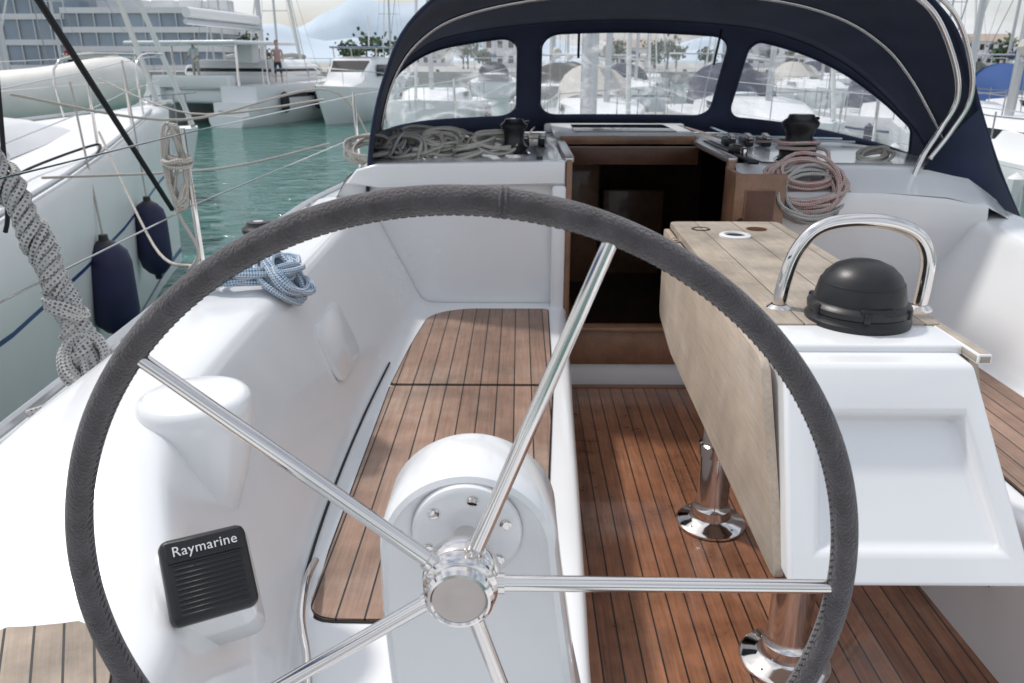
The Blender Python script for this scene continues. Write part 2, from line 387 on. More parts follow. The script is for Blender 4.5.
b.box((.1,5.2,-.1),(.5,1.4,.5),trimw,bev=.02); b.box((1.35,5.2,.0),(.4,1.0,.7),trimw,bev=.02)
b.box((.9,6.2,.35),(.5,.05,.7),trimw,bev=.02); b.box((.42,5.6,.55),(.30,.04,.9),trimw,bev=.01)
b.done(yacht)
b=B('deck_hardware')
for x0 in(-.05,.05,.15):
    b.box((x0-.02,4.62,1.21),(.05,.16,.05),black,bev=.01); b.box((x0-.02,4.57,1.243),(.034,.10,.016),white,rot=(R(8),0,0),bev=.004)
for x0 in(1.20,1.30,1.40):
    b.box((x0,4.62,1.21),(.05,.16,.05),black,bev=.01); b.box((x0,4.57,1.243),(.034,.10,.016),white,rot=(R(8),0,0),bev=.004)
b.tube(cr([(-.62,4.3,1.17),(-.62,4.33,1.235),(-.62,4.5,1.24),(-.62,4.95,1.24),(-.62,5.1,1.235),(-.62,5.13,1.17)],5),.012,chrome)
for y in(4.9,5.1):
    b.tube([(.12,y,1.20),(-.7,y+.1,1.20)],.006,rw,6)
    b.tube([(1.25,y,1.20),(2.0,y-.1,1.19)],.006,rb,6)
b.tube([(1.2,4.7,1.215),(1.12,5.5,1.22)],.006,rr,8); b.tube([(.03,4.7,1.215),(.1,5.5,1.22)],.006,rw,8)
b.tube([(1.3,4.7,1.215),(1.3,5.5,1.22)],.006,rb,8); b.tube([(-.07,4.7,1.215),(-.05,5.5,1.22)],.006,rr,8)
b.tube(cr([(-.07,4.55,1.215),(-.1,4.4,1.20),(-.08,4.28,1.24)],5),.006,rr,8)
b.tube(cr([(1.3,4.55,1.215),(1.36,4.3,1.24),(1.40,4.14,1.26)],5),.006,rr,8)
b.box((1.12,4.3,1.19),(.045,1.0,.02),black,bev=.004); b.box((1.12,4.15,1.215),(.06,.09,.05),black,bev=.012); b.box((1.12,4.0,1.21),(.03,.05,.06),chrome,bev=.008)
b.box((.10,4.25,1.19),(.03,.55,.014),black)
b.tube(cr([(.18,4.0,1.185),(.18,4.02,1.225),(.16,4.25,1.23),(.15,4.5,1.225),(.15,4.52,1.185)],5),.010,white,8)
b.done(yacht)
b=B('mast'); b.tube([(XC,8.3,.9),(XC,8.3,15)],.085,alu,20)
b.tube([(XC,8.2,2.35),(XC,3.6,2.75)],.07,alu,16)
b.tube(cr([(XC,8.1,2.52),(XC,6.5,2.72),(XC,5,2.8),(XC,3.8,2.88)],5),lambda t:.16-.07*t,navy,14); b.done(yacht)
# ------------------------------------------------------------------ winches
def winch(name,loc,s=1):
    b=B(name)
    b.lathe([(.085,0),(.085,.012),(.075,.02),(.066,.03),(.068,.045),(.058,.055),(.050,.075),(.049,.10),(.056,.125),(.066,.135),(.068,.15),(.060,.158),(.05,.165),(.045,.178),(.02,.18),(.0,.18)],(0,0,0),(0,0,1),black,36,
            mf=lambda i:chrome if i in(0,1,14) else black)
    b.box((.02,-.0,.162),(.12,.03,.012),chrome,rot=(0,0,.6),bev=.004)
    ob=b.done(loc=loc); ob.scale=(s,s,s); return ob
winch('winch',(-.03,4.22,1.175),1.05); winch('winch',(1.37,3.95,1.17),1.3); winch('winch',(-.90,2.66,.975),.85)
# ------------------------------------------------------------------ ropes
def coil(b,c,ax,rx,ry,n,m,r=.006,jit=.012,spread=.03,seg=7,per=22,seed=1):
    rnd=random.Random(seed); c=V(c); ax=V(ax).normalized(); X=ax.orthogonal().normalized(); 
    if abs(ax.z)<.9: X=V((0,0,1)).cross(ax).normalized()
    Y=ax.cross(X); pts=[]
    for i in range(n):
        a1=rx*(1+rnd.uniform(-.16,.16)); a2=ry*(1+rnd.uniform(-.16,.16)); o=X*rnd.uniform(-jit,jit)+Y*rnd.uniform(-jit,jit); h=rnd.uniform(-spread,spread)
        ph=rnd.uniform(-.2,.2); k=per//3
        for j in range(k):
            a=2*math.pi*j/k+ph
            pts.append(c+o+X*math.cos(a)*a1+Y*math.sin(a)*a2+ax*(h+rnd.uniform(-.3,.3)*spread))
    b.tube(cr(pts,3),r,m,seg)
b=B('blue_rope_coil')
coil(b,(-.85,2.40,1.02),(0.1,0,1),.15,.095,10,rb,.009,.014,.026,seed=3)
coil(b,(-.76,2.42,1.00),(.6,.1,.6),.12,.085,7,rb,.009,.014,.024,seed=5)
b.tube(cr([(-.90,2.66,1.03),(-.80,2.5,1.06),(-.72,2.45,.99),(-.69,2.40,.93),(-.72,2.34,.97)],6),.009,rb,8)
for i in range(3): b.tube([(-.90+.056*math.cos(a*.4),2.66+.056*math.sin(a*.4),1.025+i*.016) for a in range(17)],.008,rb,6)
b.done(ang=180)
b=B('rope_heap')
for i in range(8): coil(b,(-.78+i*.09,4.24+random.uniform(-.08,.08),1.21+random.uniform(0,.03)),(random.uniform(-.5,.5),random.uniform(-.8,.2),.8),.12,.08,5,(rw,rg,rw,rw)[i%4],.009,.02,.04,seed=10+i)
coil(b,(-.55,4.30,1.28),(0,-.6,1),.11,.06,4,rg,.010,.02,.03,seed=33); coil(b,(-.42,4.20,1.25),(.2,-.7,1),.10,.06,4,rw,.010,.02,.03,seed=34)
b.done(ang=180)
b=B('red_fleck_rope_coil')
coil(b,(1.34,3.69,1.10),(-.12,-.9,.42),.165,.115,14,rr,.009,.02,.04,seed=21)
coil(b,(1.33,3.72,1.15),(.1,-.55,.8),.14,.09,8,rr,.009,.02,.03,seed=22)
coil(b,(1.36,3.68,1.07),(.2,-.9,.3),.16,.115,8,rg,.008,.02,.035,seed=23)
coil(b,(1.37,3.95,1.255),(0,0,1),.085,.085,4,rr,.009,.004,.018,seed=24)
b.tube(cr([(1.44,3.90,1.25),(1.46,3.80,1.24),(1.44,3.71,1.18),(1.42,3.68,1.1)],6),.009,rr,8)
b.done(ang=180)
b=B('white_rope_coil'); coil(b,(1.82,4.10,1.19),(0,-.3,1),.11,.06,5,rw,.009,.02,.025,seed=41); b.done(ang=180)
def strands(b,path,ro,turns,k,r,m,n=10):
    P=cr(path,n); L=len(P); 
    for s_ in range(k):
        pts=[]; nn=None
        for i,p in enumerate(P):
            t=(P[min(i+1,L-1)]-P[max(i-1,0)]).normalized()
            nn=t.orthogonal().normalized() if nn is None else (nn-t*nn.dot(t)).normalized(); bb=t.cross(nn)
            a=2*math.pi*(turns*i/L+s_/k); w=ro*(1+.3*math.sin(i*.7+s_*2))
            pts.append(p+(nn*math.cos(a)+bb*math.sin(a))*w)
        b.tube(pts,r,m,8)
b=B('grey_mooring_rope')
strands(b,[(-1.60,2.20,1.75),(-1.45,2.16,1.42),(-1.355,2.13,1.20),(-1.295,2.10,1.02),(-1.25,2.08,.90),(-1.23,2.06,.82)],.029,7,5,.0125,rg,n=14)
coil(b,(-1.235,2.05,.85),(.3,-.7,.5),.05,.07,6,rg,.0115,.016,.025,seed=61)
coil(b,(-1.28,2.08,1.0),(.3,.2,.8),.05,.045,3,rg,.0115,.01,.03,seed=62)
b.tube(cr([(-1.23,2.04,.86),(-1.20,1.98,.80),(-1.22,1.90,.79),(-1.27,1.82,.79)],6),.011,rg,8)
b.done(ang=180)
b=B('stern_line'); b.tube(cr([(-1.60,2.20,1.75),(-1.7,2.0,1.9),(-2.1,1.2,1.6),(-2.4,0.4,1.1)],8),.012,rg,8); b.done(ang=180)
b=B('lifeline_rope_hank')
xs=interp(gun,3.25)+.05
coil(b,(xs-.03,3.23,1.24),(.5,-1,.1),.035,.15,6,rw,.0085,.018,.035,seed=71); coil(b,(xs-.02,3.22,1.27),(0,0,1),.05,.05,4,rw,.009,.01,.03,seed=72)
b.tube(cr([(xs,3.25,1.34),(xs-.05,3.2,1.1),(xs+.02,3.2,.9),(xs-.05,3.25,.8)],5),.008,rw,6)
b.done(ang=180)
# ------------------------------------------------------------------ sprayhood
hood=empty('sprayhood')
A1=[V((x,3.9,z)) for x,z in[(-.76,1.0),(-.72,1.3),(-.645,1.56),(-.52,1.80),(-.28,1.98),(.1,2.09),(.7,2.13),(1.3,2.10),(1.72,2.0),(1.96,1.84),(2.09,1.65),(2.20,1.42),(2.35,1.14),(2.50,.90)]]
A2=[V(p) for p in[(-.86,4.9,1.12),(-.83,4.9,1.35),(-.76,4.9,1.56),(-.62,4.95,1.70),(-.4,5.0,1.79),(.1,5.1,1.86),(.7,5.1,1.88),(1.3,5.0,1.84),(1.62,4.9,1.76),(1.86,4.8,1.64),(2.02,4.7,1.51),(2.14,4.6,1.38),(2.24,4.5,1.24),(2.34,4.4,1.02)]]
A3=[V(p) for p in[(-.86,4.9,1.12),(-.90,5.08,1.14),(-.88,5.25,1.16),(-.75,5.4,1.17),(-.5,5.5,1.18),(.1,5.58,1.19),(.7,5.6,1.19),(1.3,5.55,1.19),(1.65,5.4,1.18),(1.9,5.2,1.16),(2.08,5.0,1.14),(2.22,4.8,1.12),(2.32,4.6,1.08),(2.34,4.4,1.02)]]
def vinylmat():
    m,nt,bs,out=newmat('clear_vinyl'); L=nt.links
    tr=N(nt,'ShaderNodeBsdfTransparent'); tr.inputs[0].default_value=(.95,.965,.98,1)
    gl=N(nt,'ShaderNodeBsdfGlossy'); gl.inputs['Roughness'].default_value=.10
    df=N(nt,'ShaderNodeBsdfTranslucent'); df.inputs[0].default_value=(.85,.87,.9,1)
    tc=N(nt,'ShaderNodeTexCoord'); mp=N(nt,'ShaderNodeMapping'); mp.inputs['Scale'].default_value=(1,1,1.6); mp.inputs['Rotation'].default_value=(0,R(35),0); L.new(tc.outputs['Object'],mp.inputs[0])
    n=N(nt,'ShaderNodeTexNoise'); n.inputs['Scale'].default_value=3.6; n.inputs['Detail'].default_value=3; n.inputs['Distortion'].default_value=2.5; L.new(mp.outputs[0],n.inputs[0])
    bp=N(nt,'ShaderNodeBump'); bp.inputs['Distance'].default_value=.06; bp.inputs['Strength'].default_value=.9; L.new(n.outputs[0],bp.inputs['Height']); L.new(bp.outputs[0],gl.inputs['Normal'])
    rp=N(nt,'ShaderNodeMapRange'); rp.inputs[1].default_value=.50; rp.inputs[2].default_value=.72; rp.inputs[3].default_value=.09; rp.inputs[4].default_value=.42; L.new(n.outputs[0],rp.inputs[0])
    m1=N(nt,'ShaderNodeMixShader'); L.new(rp.outputs[0],m1.inputs[0]); L.new(tr.outputs[0],m1.inputs[1]); L.new(df.outputs[0],m1.inputs[2])
    m2=N(nt,'ShaderNodeMixShader'); m2.inputs[0].default_value=.09; L.new(m1.outputs[0],m2.inputs[1]); L.new(gl.outputs[0],m2.inputs[2])
    L.new(m2.outputs[0],out.inputs[0]); return m
vinyl=vinylmat()
b=B('roof_canvas')
rows=[]
for i in range(91):
    u=13*i/90; p=crat(A1,u); q=crat(A2,u); row=[]
    for k in range(13):
        t=k/12; z=.035*math.sin(math.pi*t)*math.sin(math.pi*u/13)+.006*math.sin(u*7+t*9)*math.sin(math.pi*t)
        row.append(lerp(p,q,t)+V((0,0,z)))
    rows.append(row)
b.loft(rows,navy); 
b.poly([(2.19,3.89,1.43),(2.34,3.89,1.14),(2.50,3.89,.90),(2.25,3.89,.99),(1.95,3.90,1.09),(2.02,3.89,1.24)],navy)
o=b.done(hood,ang=180); md=o.modifiers.new('s','SOLIDIFY'); md.thickness=.004
wins=[(1.5,4.80),(5.06,6.95),(7.22,11.6)]
def winsdf(u,v):
    best=9
    for a,c in wins:
        cx=(a+c)/2; hx=(c-a)/2; dx=abs(u-cx)-hx; v0,v1=.155,.90
        dy=abs(v-(v0+v1)/2)-(v1-v0)/2
        sx,sy=.38,.62; r=.075
        qx=dx*sx+r; qy=dy*sy+r
        best=min(best,math.hypot(max(qx,0),max(qy,0))+min(max(qx,qy),0)-r)
    return best
b=B('windscreen_canvas'); NU,NV=520,96
gr=[[b.v(lerp(crat(A3,13*i/NU),crat(A2,13*i/NU),j/NV)+V((0,.03*math.sin(math.pi*j/NV),0))) for j in range(NV+1)] for i in range(NU+1)]
for i in range(NU):
    for j in range(NV):
        b.f([gr[i][j],gr[i+1][j],gr[i+1][j+1],gr[i][j+1]],vinyl if winsdf(13*(i+.5)/NU,(j+.5)/NV)<0 else navy)
b.done(hood,ang=180)
b=B('window_binding')
def surf(u,v): return lerp(crat(A3,u),crat(A2,u),v)+V((0,.03*math.sin(math.pi*v)-.004,0))
for a,c in wins:
    v0,v1=.155,.90; ru=.075/.38; rv=.075/.62; pts=[]
    for cu,cv,a0 in((c-ru,v1-rv,0),(a+ru,v1-rv,90),(a+ru,v0+rv,180),(c-ru,v0+rv,270)):
        for k in range(7):
            t=R(a0+15*k); pts.append((cu+ru*math.cos(t),cv+rv*math.sin(t)))
    full=[]
    for (u0,w0),(u1,w1) in zip(pts,pts[1:]+pts[:1]):
        k=max(1,int(abs(u1-u0)/.2)); full+=[surf(lerp(u0,u1,j/k),lerp(w0,w1,j/k)) for j in range(k)]
    b.tube(full,.0065,navy,6,closed=True)
b.done(hood,ang=180)
b=B('hood_frame')
mid=[lerp(a,c,.5)+V((0,0,-.02)) for a,c in zip(A1,A2)]
b.tube(cr([V((p.x+(.02 if p.x<.7 else -.02),p.y,p.z)) for p in mid],6),.009,chrome,12)
b.tube(cr([(1.6,3.86,2.02),(1.86,3.86,1.87),(2.01,3.87,1.66),(2.07,3.88,1.48),(2.03,3.9,1.34),(1.96,3.88,1.22),(1.91,3.86,1.09)],8),.013,chrome,12)
b.tube(cr([(1.7,3.80,2.02),(1.93,3.80,1.86),(2.06,3.82,1.66),(2.11,3.84,1.48),(2.06,3.86,1.33),(1.98,3.86,1.20)],8),.011,chrome,12)
b.box((1.91,3.85,1.07),(.05,.05,.05),chrome,bev=.01)
b.tube([(1.97,3.95,1.12),(2.25,4.45,1.22)],.011,chrome,10)
b.tube(cr(A1,6),.010,navy,8); b.tube(cr(A2,6),.012,navy,8)
b.tube(cr([p+V((0,-.01,.005)) for p in A3],6),.012,navy,8)
b.box((1.17,4.95,1.72),(.012,.004,.20),blackm,rot=(0,R(8),0)); b.box((.35,4.98,1.74),(.015,.004,.16),navy)
b.done(hood,ang=180)
# ------------------------------------------------------------------ cockpit table
tab=empty('cockpit_table')
b=B('table_top')
b.prism(rpoly([(.622,1.97,.968),(1.125,1.97,.968),(1.115,3.36,.968),(.650,3.36,.968)],.03),(0,0,.024),tabw,bev=.004)
b.lathe([(.062,0),(.062,.006),(.055,.010),(.043,.010),(.040,.004)],(.855,3.06,.992),(0,0,1),white,32); b.lathe([(.042,0),(.0,0)],(.855,3.06,.996),(0,0,1),blackm,32)
b.lathe([(.04,0),(.034,.003),(.03,.003)],(.75,3.20,.992),(0,0,1),black,24); b.lathe([(.042,0),(.0,.001)],(.98,3.20,.9935),(0,0,1),trimd,24)
b.done(tab)
b=B('folding_leaf')
o=rpoly([(.650,3.36,.962),(.612,1.78,.962),(.612,1.50,.520),(.642,3.00,.520),(.650,3.34,.58)],[.015,.03,.04,.05,.04])
b.prism(o,(-.022,0,0),leafw,bev=.004)
o=rpoly([(1.13,3.34,.962),(1.13,1.85,.962),(1.13,1.6,.535),(1.13,3.02,.535),(1.13,3.22,.62)],[.015,.03,.05,.12,.12])
b.prism(o,(.022,0,0),leafw,bev=.004)
for y in(2.1,2.6,3.1): b.box((.632,y,.968),(.03,.06,.006),chrome,bev=.002)
b.done(tab)
b=B('table_core'); b.box((.87,2.75,.86),(.40,1.15,.20),gel,bev=.02); b.done(tab)
b=B('table_console')
O=[(.605,1.46,.54),(1.155,1.46,.54),(1.085,1.74,.968),(.635,1.74,.968)]
I=[(.675,1.505,.60),(1.105,1.505,.60),(1.050,1.675,.868),(.705,1.675,.868)]
Q=[(.695,1.53,.605),(1.085,1.53,.605),(1.035,1.705,.835),(.72,1.705,.835)]
Bk=[(.605,2.15,.54),(1.155,2.15,.54),(1.13,2.25,.966),(.625,2.25,.966)]
vo,vi,vq,vb=[[b.v(p) for p in q] for q in(O,I,Q,Bk)]
for k in range(4):
    n=(k+1)%4
    b.f([vo[k],vo[n],vi[n],vi[k]],gel); b.f([vi[k],vi[n],vq[n],vq[k]],gel); b.f([vo[n],vo[k],vb[k],vb[n]],gel)
b.f(vq,gel); b.f(vb[::-1],gel)
bmesh.ops.recalc_face_normals(b.bm,faces=b.bm.faces)
o=b.done(tab,ang=60)
md=o.modifiers.new('bev','BEVEL'); md.width=.030; md.segments=6; md.limit_method='ANGLE'; md.angle_limit=R(14)
b=B('console_deck'); b.box((.885,2.02,.972),(.44,.40,.03),gel,bev=.012,seg=3); b.box((1.115,1.98,.975),(.035,.46,.026),tabw,bev=.005); b.done(tab)
b=B('table_leg')
for x,y,h in((.725,2.55,.80),(.775,1.83,.56)):
    b.lathe([(.128,.004),(.128,.012),(.118,.020),(.085,.026),(.072,.04),(.070,.075),(.060,.085),(.058,.10),(.058,h)],(x,y,.004),(0,0,1),chrome,40)
    b.lathe([(.066,.30),(.066,.34),(.058,.345)],(x,y,0),(0,0,1),chrome,40)
    for k in range(4):
        a=.6+k*math.pi/2; b.ball((x+.102*math.cos(a),y+.102*math.sin(a),.024),.009,chrome,8,5,(1,1,.5))
b.done(tab)
b=B('grab_handle')
hp=cr([(.735,2.12,.98),(.742,2.12,1.06),(.765,2.12,1.15),(.815,2.12,1.215),(.90,2.12,1.238),(1.01,2.12,1.232),(1.09,2.12,1.20),(1.13,2.12,1.14),(1.135,2.12,1.06),(1.13,2.12,.98)],8)
b.tube(hp,.0195,chrome,16)
for x in(.735,1.13): b.lathe([(.036,0),(.036,.006),(.028,.012),(.022,.016)],(x,2.12,.985),(0,0,1),chrome,24)
b.done(tab)
b=B('binnacle_compass'); b.M=Matrix.Translation((.915,2.02,.985))@Matrix.Scale(.90,4)
b.lathe([(.150,0),(.150,.018),(.143,.026),(.140,.034),(.146,.040),(.147,.055),(.138,.066),(.130,.069),(.128,.085),(.121,.115),(.106,.145),(.082,.168),(.05,.182),(.02,.187),(0,.188)],(0,0,0),(0,0,1),black,56)
b.tube([(.116*math.cos(a),.116*math.sin(a),.122) for a in[2*math.pi*k/56 for k in range(56)]],.0035,black,6,closed=True)
b.box((0,-.125,.06),(.10,.03,.03),black,bev=.008); b.box((0,-.105,.115),(.09,.014,.05),black,rot=(R(-25),0,0),bev=.006)
for k in range(6): b.box((.142*math.cos(k*1.047+.3),.142*math.sin(k*1.047+.3),.05),(.02,.02,.03),black,rot=(0,0,k*1.047+.3),bev=.004)
b.done()
# ------------------------------------------------------------------ pedestal & wheel
HX,HZ=-.067,1.073
b=B('steering_pedestal')
PX=HX+.001
def pprof(y,g,topz):
    a=[(PX+g*math.cos(math.pi*k/28),y,topz-g+g*math.sin(math.pi*k/28)) for k in range(29)]
    return a+[(PX-g-.002,y,.95),(PX-g+.004,y,.8),(PX-g-.004,y,.62),(PX-g-.03,y,.44),(PX+g+.11,y,.44),(PX+g+.065,y,.62),(PX+g+.030,y,.8),(PX+g+.010,y,.95)]
b.loft([pprof(.872,.098,1.141),pprof(.868,.106,1.146),pprof(.872,.114,1.153),pprof(.886,.119,1.157),pprof(.91,.120,1.158),pprof(.985,.120,1.156),pprof(1.0,.112,1.150)],gel,close=True,caps=True)
b.lathe([(0,.012),(.030,.012),(.064,.012),(.070,.008),(.072,0)],(HX,.87,HZ),(0,-1,0),gel,48)
for k in range(6):
    a=k*math.pi/3+.35; b.lathe([(.0075,0),(.0075,.002),(.004,.003),(0,.002)],(HX+.054*math.cos(a),.858,HZ+.054*math.sin(a)),(0,-1,0),chrome,14)
b.tube([(HX,.87,HZ),(HX,.76,HZ)],.017,chrome,20)
b.done(ang=40)
wy=.773; RR=.447
wheel=empty('steering_wheel')
b=B('leather_rim')
n=220; rt=.0150
b.tube([(HX+RR*math.cos(2*math.pi*k/n),wy,HZ+RR*math.sin(2*math.pi*k/n)) for k in range(n)],rt,leather,18,closed=True)
for a in(R(83.5),R(266)):
    for da in(-.006,.006):
        c=V((HX+RR*math.cos(a+da),wy,HZ+RR*math.sin(a+da))); rad=V((math.cos(a),0,math.sin(a)))
        b.tube([c+rad*(rt+.0004)*math.cos(t)+V((0,-1,0))*(rt+.0004)*math.sin(t) for t in[2*math.pi*k/16 for k in range(16)]],.0014,leather,6,closed=True)
ns=300
thread=mat('stitch_thread',(.035,.032,.034),.8)
for k in range(ns):
    a=2*math.pi*k/ns; a2=a+.012
    f=lambda ang,q:V((HX+(RR-(rt+.0001)*math.cos(q))*math.cos(ang),wy-(rt+.0001)*math.sin(q),HZ+(RR-(rt+.0001)*math.cos(q))*math.sin(ang)))
    b.tube([f(a,.0),f(a2,.36)],.0009,thread,5)
b.done(wheel,ang=180)
b=B('spokes')
for k in range(5):
    a=R(-1.2+72*k-(2.2 if k in(1,2) else 0)); d=V((math.cos(a),0,math.sin(a)))
    p0=V((HX,wy-.008,HZ))+d*.025; p1=V((HX,wy,HZ))+d*(RR-.010)
    b.tube([p0,p1],lambda t:.0098-.0016*t,chrome,16); b.tube([p0,p0+d*.026],.0125,chrome,14)
b.done(wheel)
b=B('hub')
capm=mat('hub_cap',(.42,.38,.36),.16,metal=1)
prof=[(.028,-.045),(.036,-.03),(.044,-.022),(.046,-.010),(.0465,.004),(.044,.010),(.041,.013),(.0435,.017),(.0435,.022),(.039,.027),(.0365,.028),(.040,.033),(.0395,.039),(.036,.043),(.033,.044),(.031,.0415),(.0295,.041),(.015,.0425),(0,.0430)]
b.lathe(prof,(HX,wy,HZ),(0,-1,0),chrome,56,mf=lambda i:capm if i>=15 else chrome)
b.done(wheel,ang=30)
# ------------------------------------------------------------------ instrument display
ins=empty('instrument_display')
nrm=V((.42,-.60,.68)).normalized(); xx=(V((.88,.44,.03))-nrm*nrm.dot(V((.88,.44,.03)))).normalized(); yy=nrm.cross(xx)
Mi=Matrix((xx,yy,nrm)).transposed().to_4x4(); Mi.translation=V((-.504,1.062,.862))
b=B('display_cover'); b.M=Mi
b.box((0,0,-.006),(.136,.138,.040),black,bev=.015,seg=5)
for k in range(12): b.box((0,-.056+.0080*k,.0143),(.104,.0040,.003),black,bev=.001,seg=1)
b.done(ins)
b=B('display_base'); b.M=Mi
b.loft([[(p.x,p.y,z) for p in rpoly([(-s,-s,0),(s,-s,0),(s,s,0),(-s,s,0)],.03)] for s,z in((.056,-.022),(.062,-.028),(.067,-.05),(.080,-.10),(.10,-.16))],gel,close=True,caps=True); b.done(ins,ang=180)
b=B('display_label_strip'); b.M=Mi; b.box((0,.044,.0145),(.118,.034,.0035),black,bev=.001,seg=1); b.done(ins)
tcv=bpy.data.curves.new('label','FONT'); tcv.body='Raymarine'; tcv.size=.0225; tcv.align_x='CENTER'; tcv.extrude=.0012; tcv.space_character=1.06
to=bpy.data.objects.new('label',tcv); scene.collection.objects.link(to); tcv.materials.append(white)
to.parent=ins; to.matrix_world=Mi@Matrix.Translation((0,.037,.0185))
b=B('warning_sticker'); 
b.box((0,0,0),(.045,.002,.045),white); b.box((0,-.002,0),(.034,.002,.034),cover); b.box((0,-.0035,0),(.016,.002,.016),mat('green_ink',(.1,.4,.1),.5)); b.done(yacht,loc=(1.355,1.90,.24),rot=(0,0,R(-86)))
# ------------------------------------------------------------------ neighbouring yacht (port side)
nb=empty('neighbouring_yacht')
b=B('hull'); cxn=-4.65
tabn=[(-3,2.3),(0,2.42),(2,2.30),(3.85,2.02),(5.2,1.68),(6.6,1.28),(8.4,.70),(9.6,.30),(10.6,.03)]
secs=[]
for y in[-3,-1,.5,2,3.85,5.2,6.6,7.5,8.4,9.2,9.9,10.6]:
    w=interp(tabn,y); f=.72+.035*max(0,y); rk_=max(0,y-6)*.06
    pr=[(w,f),(w+.02,f-.05),(w+.01,f*.55),(w*.985,.305),(w*.98,.27),(w*.93,-.30),(w*.84,-.75),(w*.80,-.82),(w*.6,-1.3)]
    Rt=[(cxn+x,y-(f-z)*rk_*.35,z) for x,z in pr]; Lt=[(2*cxn-x,yy,z) for x,yy,z in Rt]
    secs.append(Lt[::-1]+[(cxn-w*.5,y,f+.03),(cxn,y,f+.05),(cxn+w*.5,y,f+.03)]+Rt)
nblue=mat('boot_stripe',(.02,.05,.2),.3)
gelh=mat('gelcoat_hull',(.82,.82,.82),.32,var=.03,vs=1.5)
L0=len(secs[0])
b.loft(secs,gelh,mf=lambda i,j: nblue if (j in(5,) or j in(L0-9+3,) or j in(L0-3,1)) else gelh,caps=True); b.done(nb,ang=50)
b=B('coachroof')
cs=[]
for y,w,h in[(-.5,1.35,.34),(.5,1.4,.42),(3,1.25,.42),(5,.95,.36),(6.6,.6,.22),(7.6,.3,.05)]:
    f=.75+.035*max(0,y)
    cs.append([(cxn-w-.1,y,f),(cxn-w,y,f+h*.8),(cxn-w*.8,y,f+h),(cxn,y,f+h+.05),(cxn+w*.8,y,f+h),(cxn+w,y,f+h*.8),(cxn+w+.1,y,f)])
b.loft(cs,gelh,caps=True)
for y in(1.2,2.6,3.9): b.box((cxn+interp([(.5,1.43),(3,1.30),(5,.99)],y)+.035,y,.99+.035*y),(.02,.7,.16),dark,rot=(0,R(-12),R(4+2*y)),bev=.03)
b.box((cxn,5.9,1.28),(.5,.5,.05),dark,bev=.02); b.box((cxn,4.2,1.36),(.5,.5,.05),dark,bev=.02)
b.done(nb)
b=B('rig_and_rails')
b.tube([(cxn,3.2,1.2),(cxn,3.2,15.5)],.09,alu,16); b.tube([(cxn,3.1,2.1),(cxn,-2,2.3)],.07,alu); b.tube([(cxn,3.0,2.3),(cxn,-1.9,2.5)],.15,cover)
b.tube([(cxn,10.4,1.15),(cxn,3.25,15)],.035,sail,8)
for sx in(-1,1):
    b.tube([(cxn+sx*2.0,3.0,.85),(cxn+sx*.9,3.1,8),(cxn,3.2,14.8)],.004,wire,6); b.tube([(cxn+sx*1.95,2.6,.85),(cxn,3.2,8)],.004,wire,6)
    rl=[]
    for y in(-2,0,2.1,4.3,6.4,8.2):
        w=interp(tabn,y)-.08; f=.74+.035*max(0,y); b.tube([(cxn+sx*w,y,f),(cxn+sx*(w+.01),y,f+.62)],.012,chrome,8); rl.append((cxn+sx*w,y,f))
    e=[(cxn+sx*.12,10.35,1.10)]
    for h in(.32,.6): b.tube([(x,y,z+h) for x,y,z in rl]+[(x,y,z+h) for x,y,z in e],.004,chrome,6)
    b.tube(cr([(cxn+sx*.45,9.0,1.05),(cxn+sx*.43,9.1,1.65),(cxn+sx*.1,10.5,1.72)],5),.013,chrome,8)
    b.tube([(cxn+sx*(interp(tabn,y)-.03),y,.755+.035*max(0,y)) for y in(-3,0,2,3.85,5.2,6.6,8.4,9.6)],.018,alu,8)
b.box((cxn,10.45,1.12),(.14,.6,.08),chrome,bev=.02)
b.box((cxn+1.05,5.0,1.02),(.40,.9,.10),nonslip,rot=(0,0,.25),bev=.04,seg=3)
coil(b,(cxn+1.55,4.4,.97),(0,0,1),.16,.14,6,rw,.010,.03,.03,seed=91)
b.tube(cr([(cxn+1.5,5.9,.98),(cxn+1.3,6.3,1.02),(cxn+1.4,5.2,.97),(cxn+1.7,4.5,.95)],8),.010,rk,6)
b.done(nb,ang=60)
def fender(loc,r,h,top):
    b=B('fender')
    x,y,z=loc
    b.lathe([(0,0),(.03,.0),(.035,.04),(r*.55,.07),(r*.88,.13),(r,.22),(r,h-.22),(r*.88,h-.13),(r*.55,h-.07),(.035,h-.04),(.03,h),(0,h)],(0,0,-h/2),(0,0,1),navy2,28,mf=lambda i:black if i in(0,1,2,8,9,10) else navy2)
    b.tube([(0,0,h/2-.01),(top[0]-x,top[1]-y,top[2]-z)],.008,rw,8)
    b.done(loc=loc,ang=50)
fender((-3.02,5.55,.06),.165,.80,(-3.22,5.85,1.50)); fender((-3.52,7.35,.04),.15,.80,(-3.66,7.6,1.55)); fender((-1.60,-.4,.1),.16,.7,(-1.25,-.4,.85))
b=B('black_strap')
b.tube([(-1.97,3.30,2.05),(-2.24,5.0,.745)],.016,rk,8)
b.tube(cr([(-2.02,3.25,2.05),(-1.96,3.05,1.5),(-1.97,2.98,1.12),(-2.0,2.98,1.02)],6),.009,rk,8); b.done()
b=B('mooring_line')
b.tube(cr([(-3.6,7.0,1.5),(-2.6,6.4,1.25),(-1.42,5.9,1.38)],8),.008,rw,6)
b.tube(cr([(-2.7,4.3,1.48),(-2.1,5.0,1.30),(-1.36,5.8,1.45),(-1.2,6.5,1.0)],8),.008,rw,6)
b.tube(cr([(-3.1,5.9,1.15),(-2.3,4.8,.55),(-1.42,3.3,.80)],8),.009,rw,6)
b.tube(cr([(-2.8,4.6,1.0),(-2.2,5.8,.9),(-1.4,5.9,1.07)],8),.008,rw,6)
b.done()
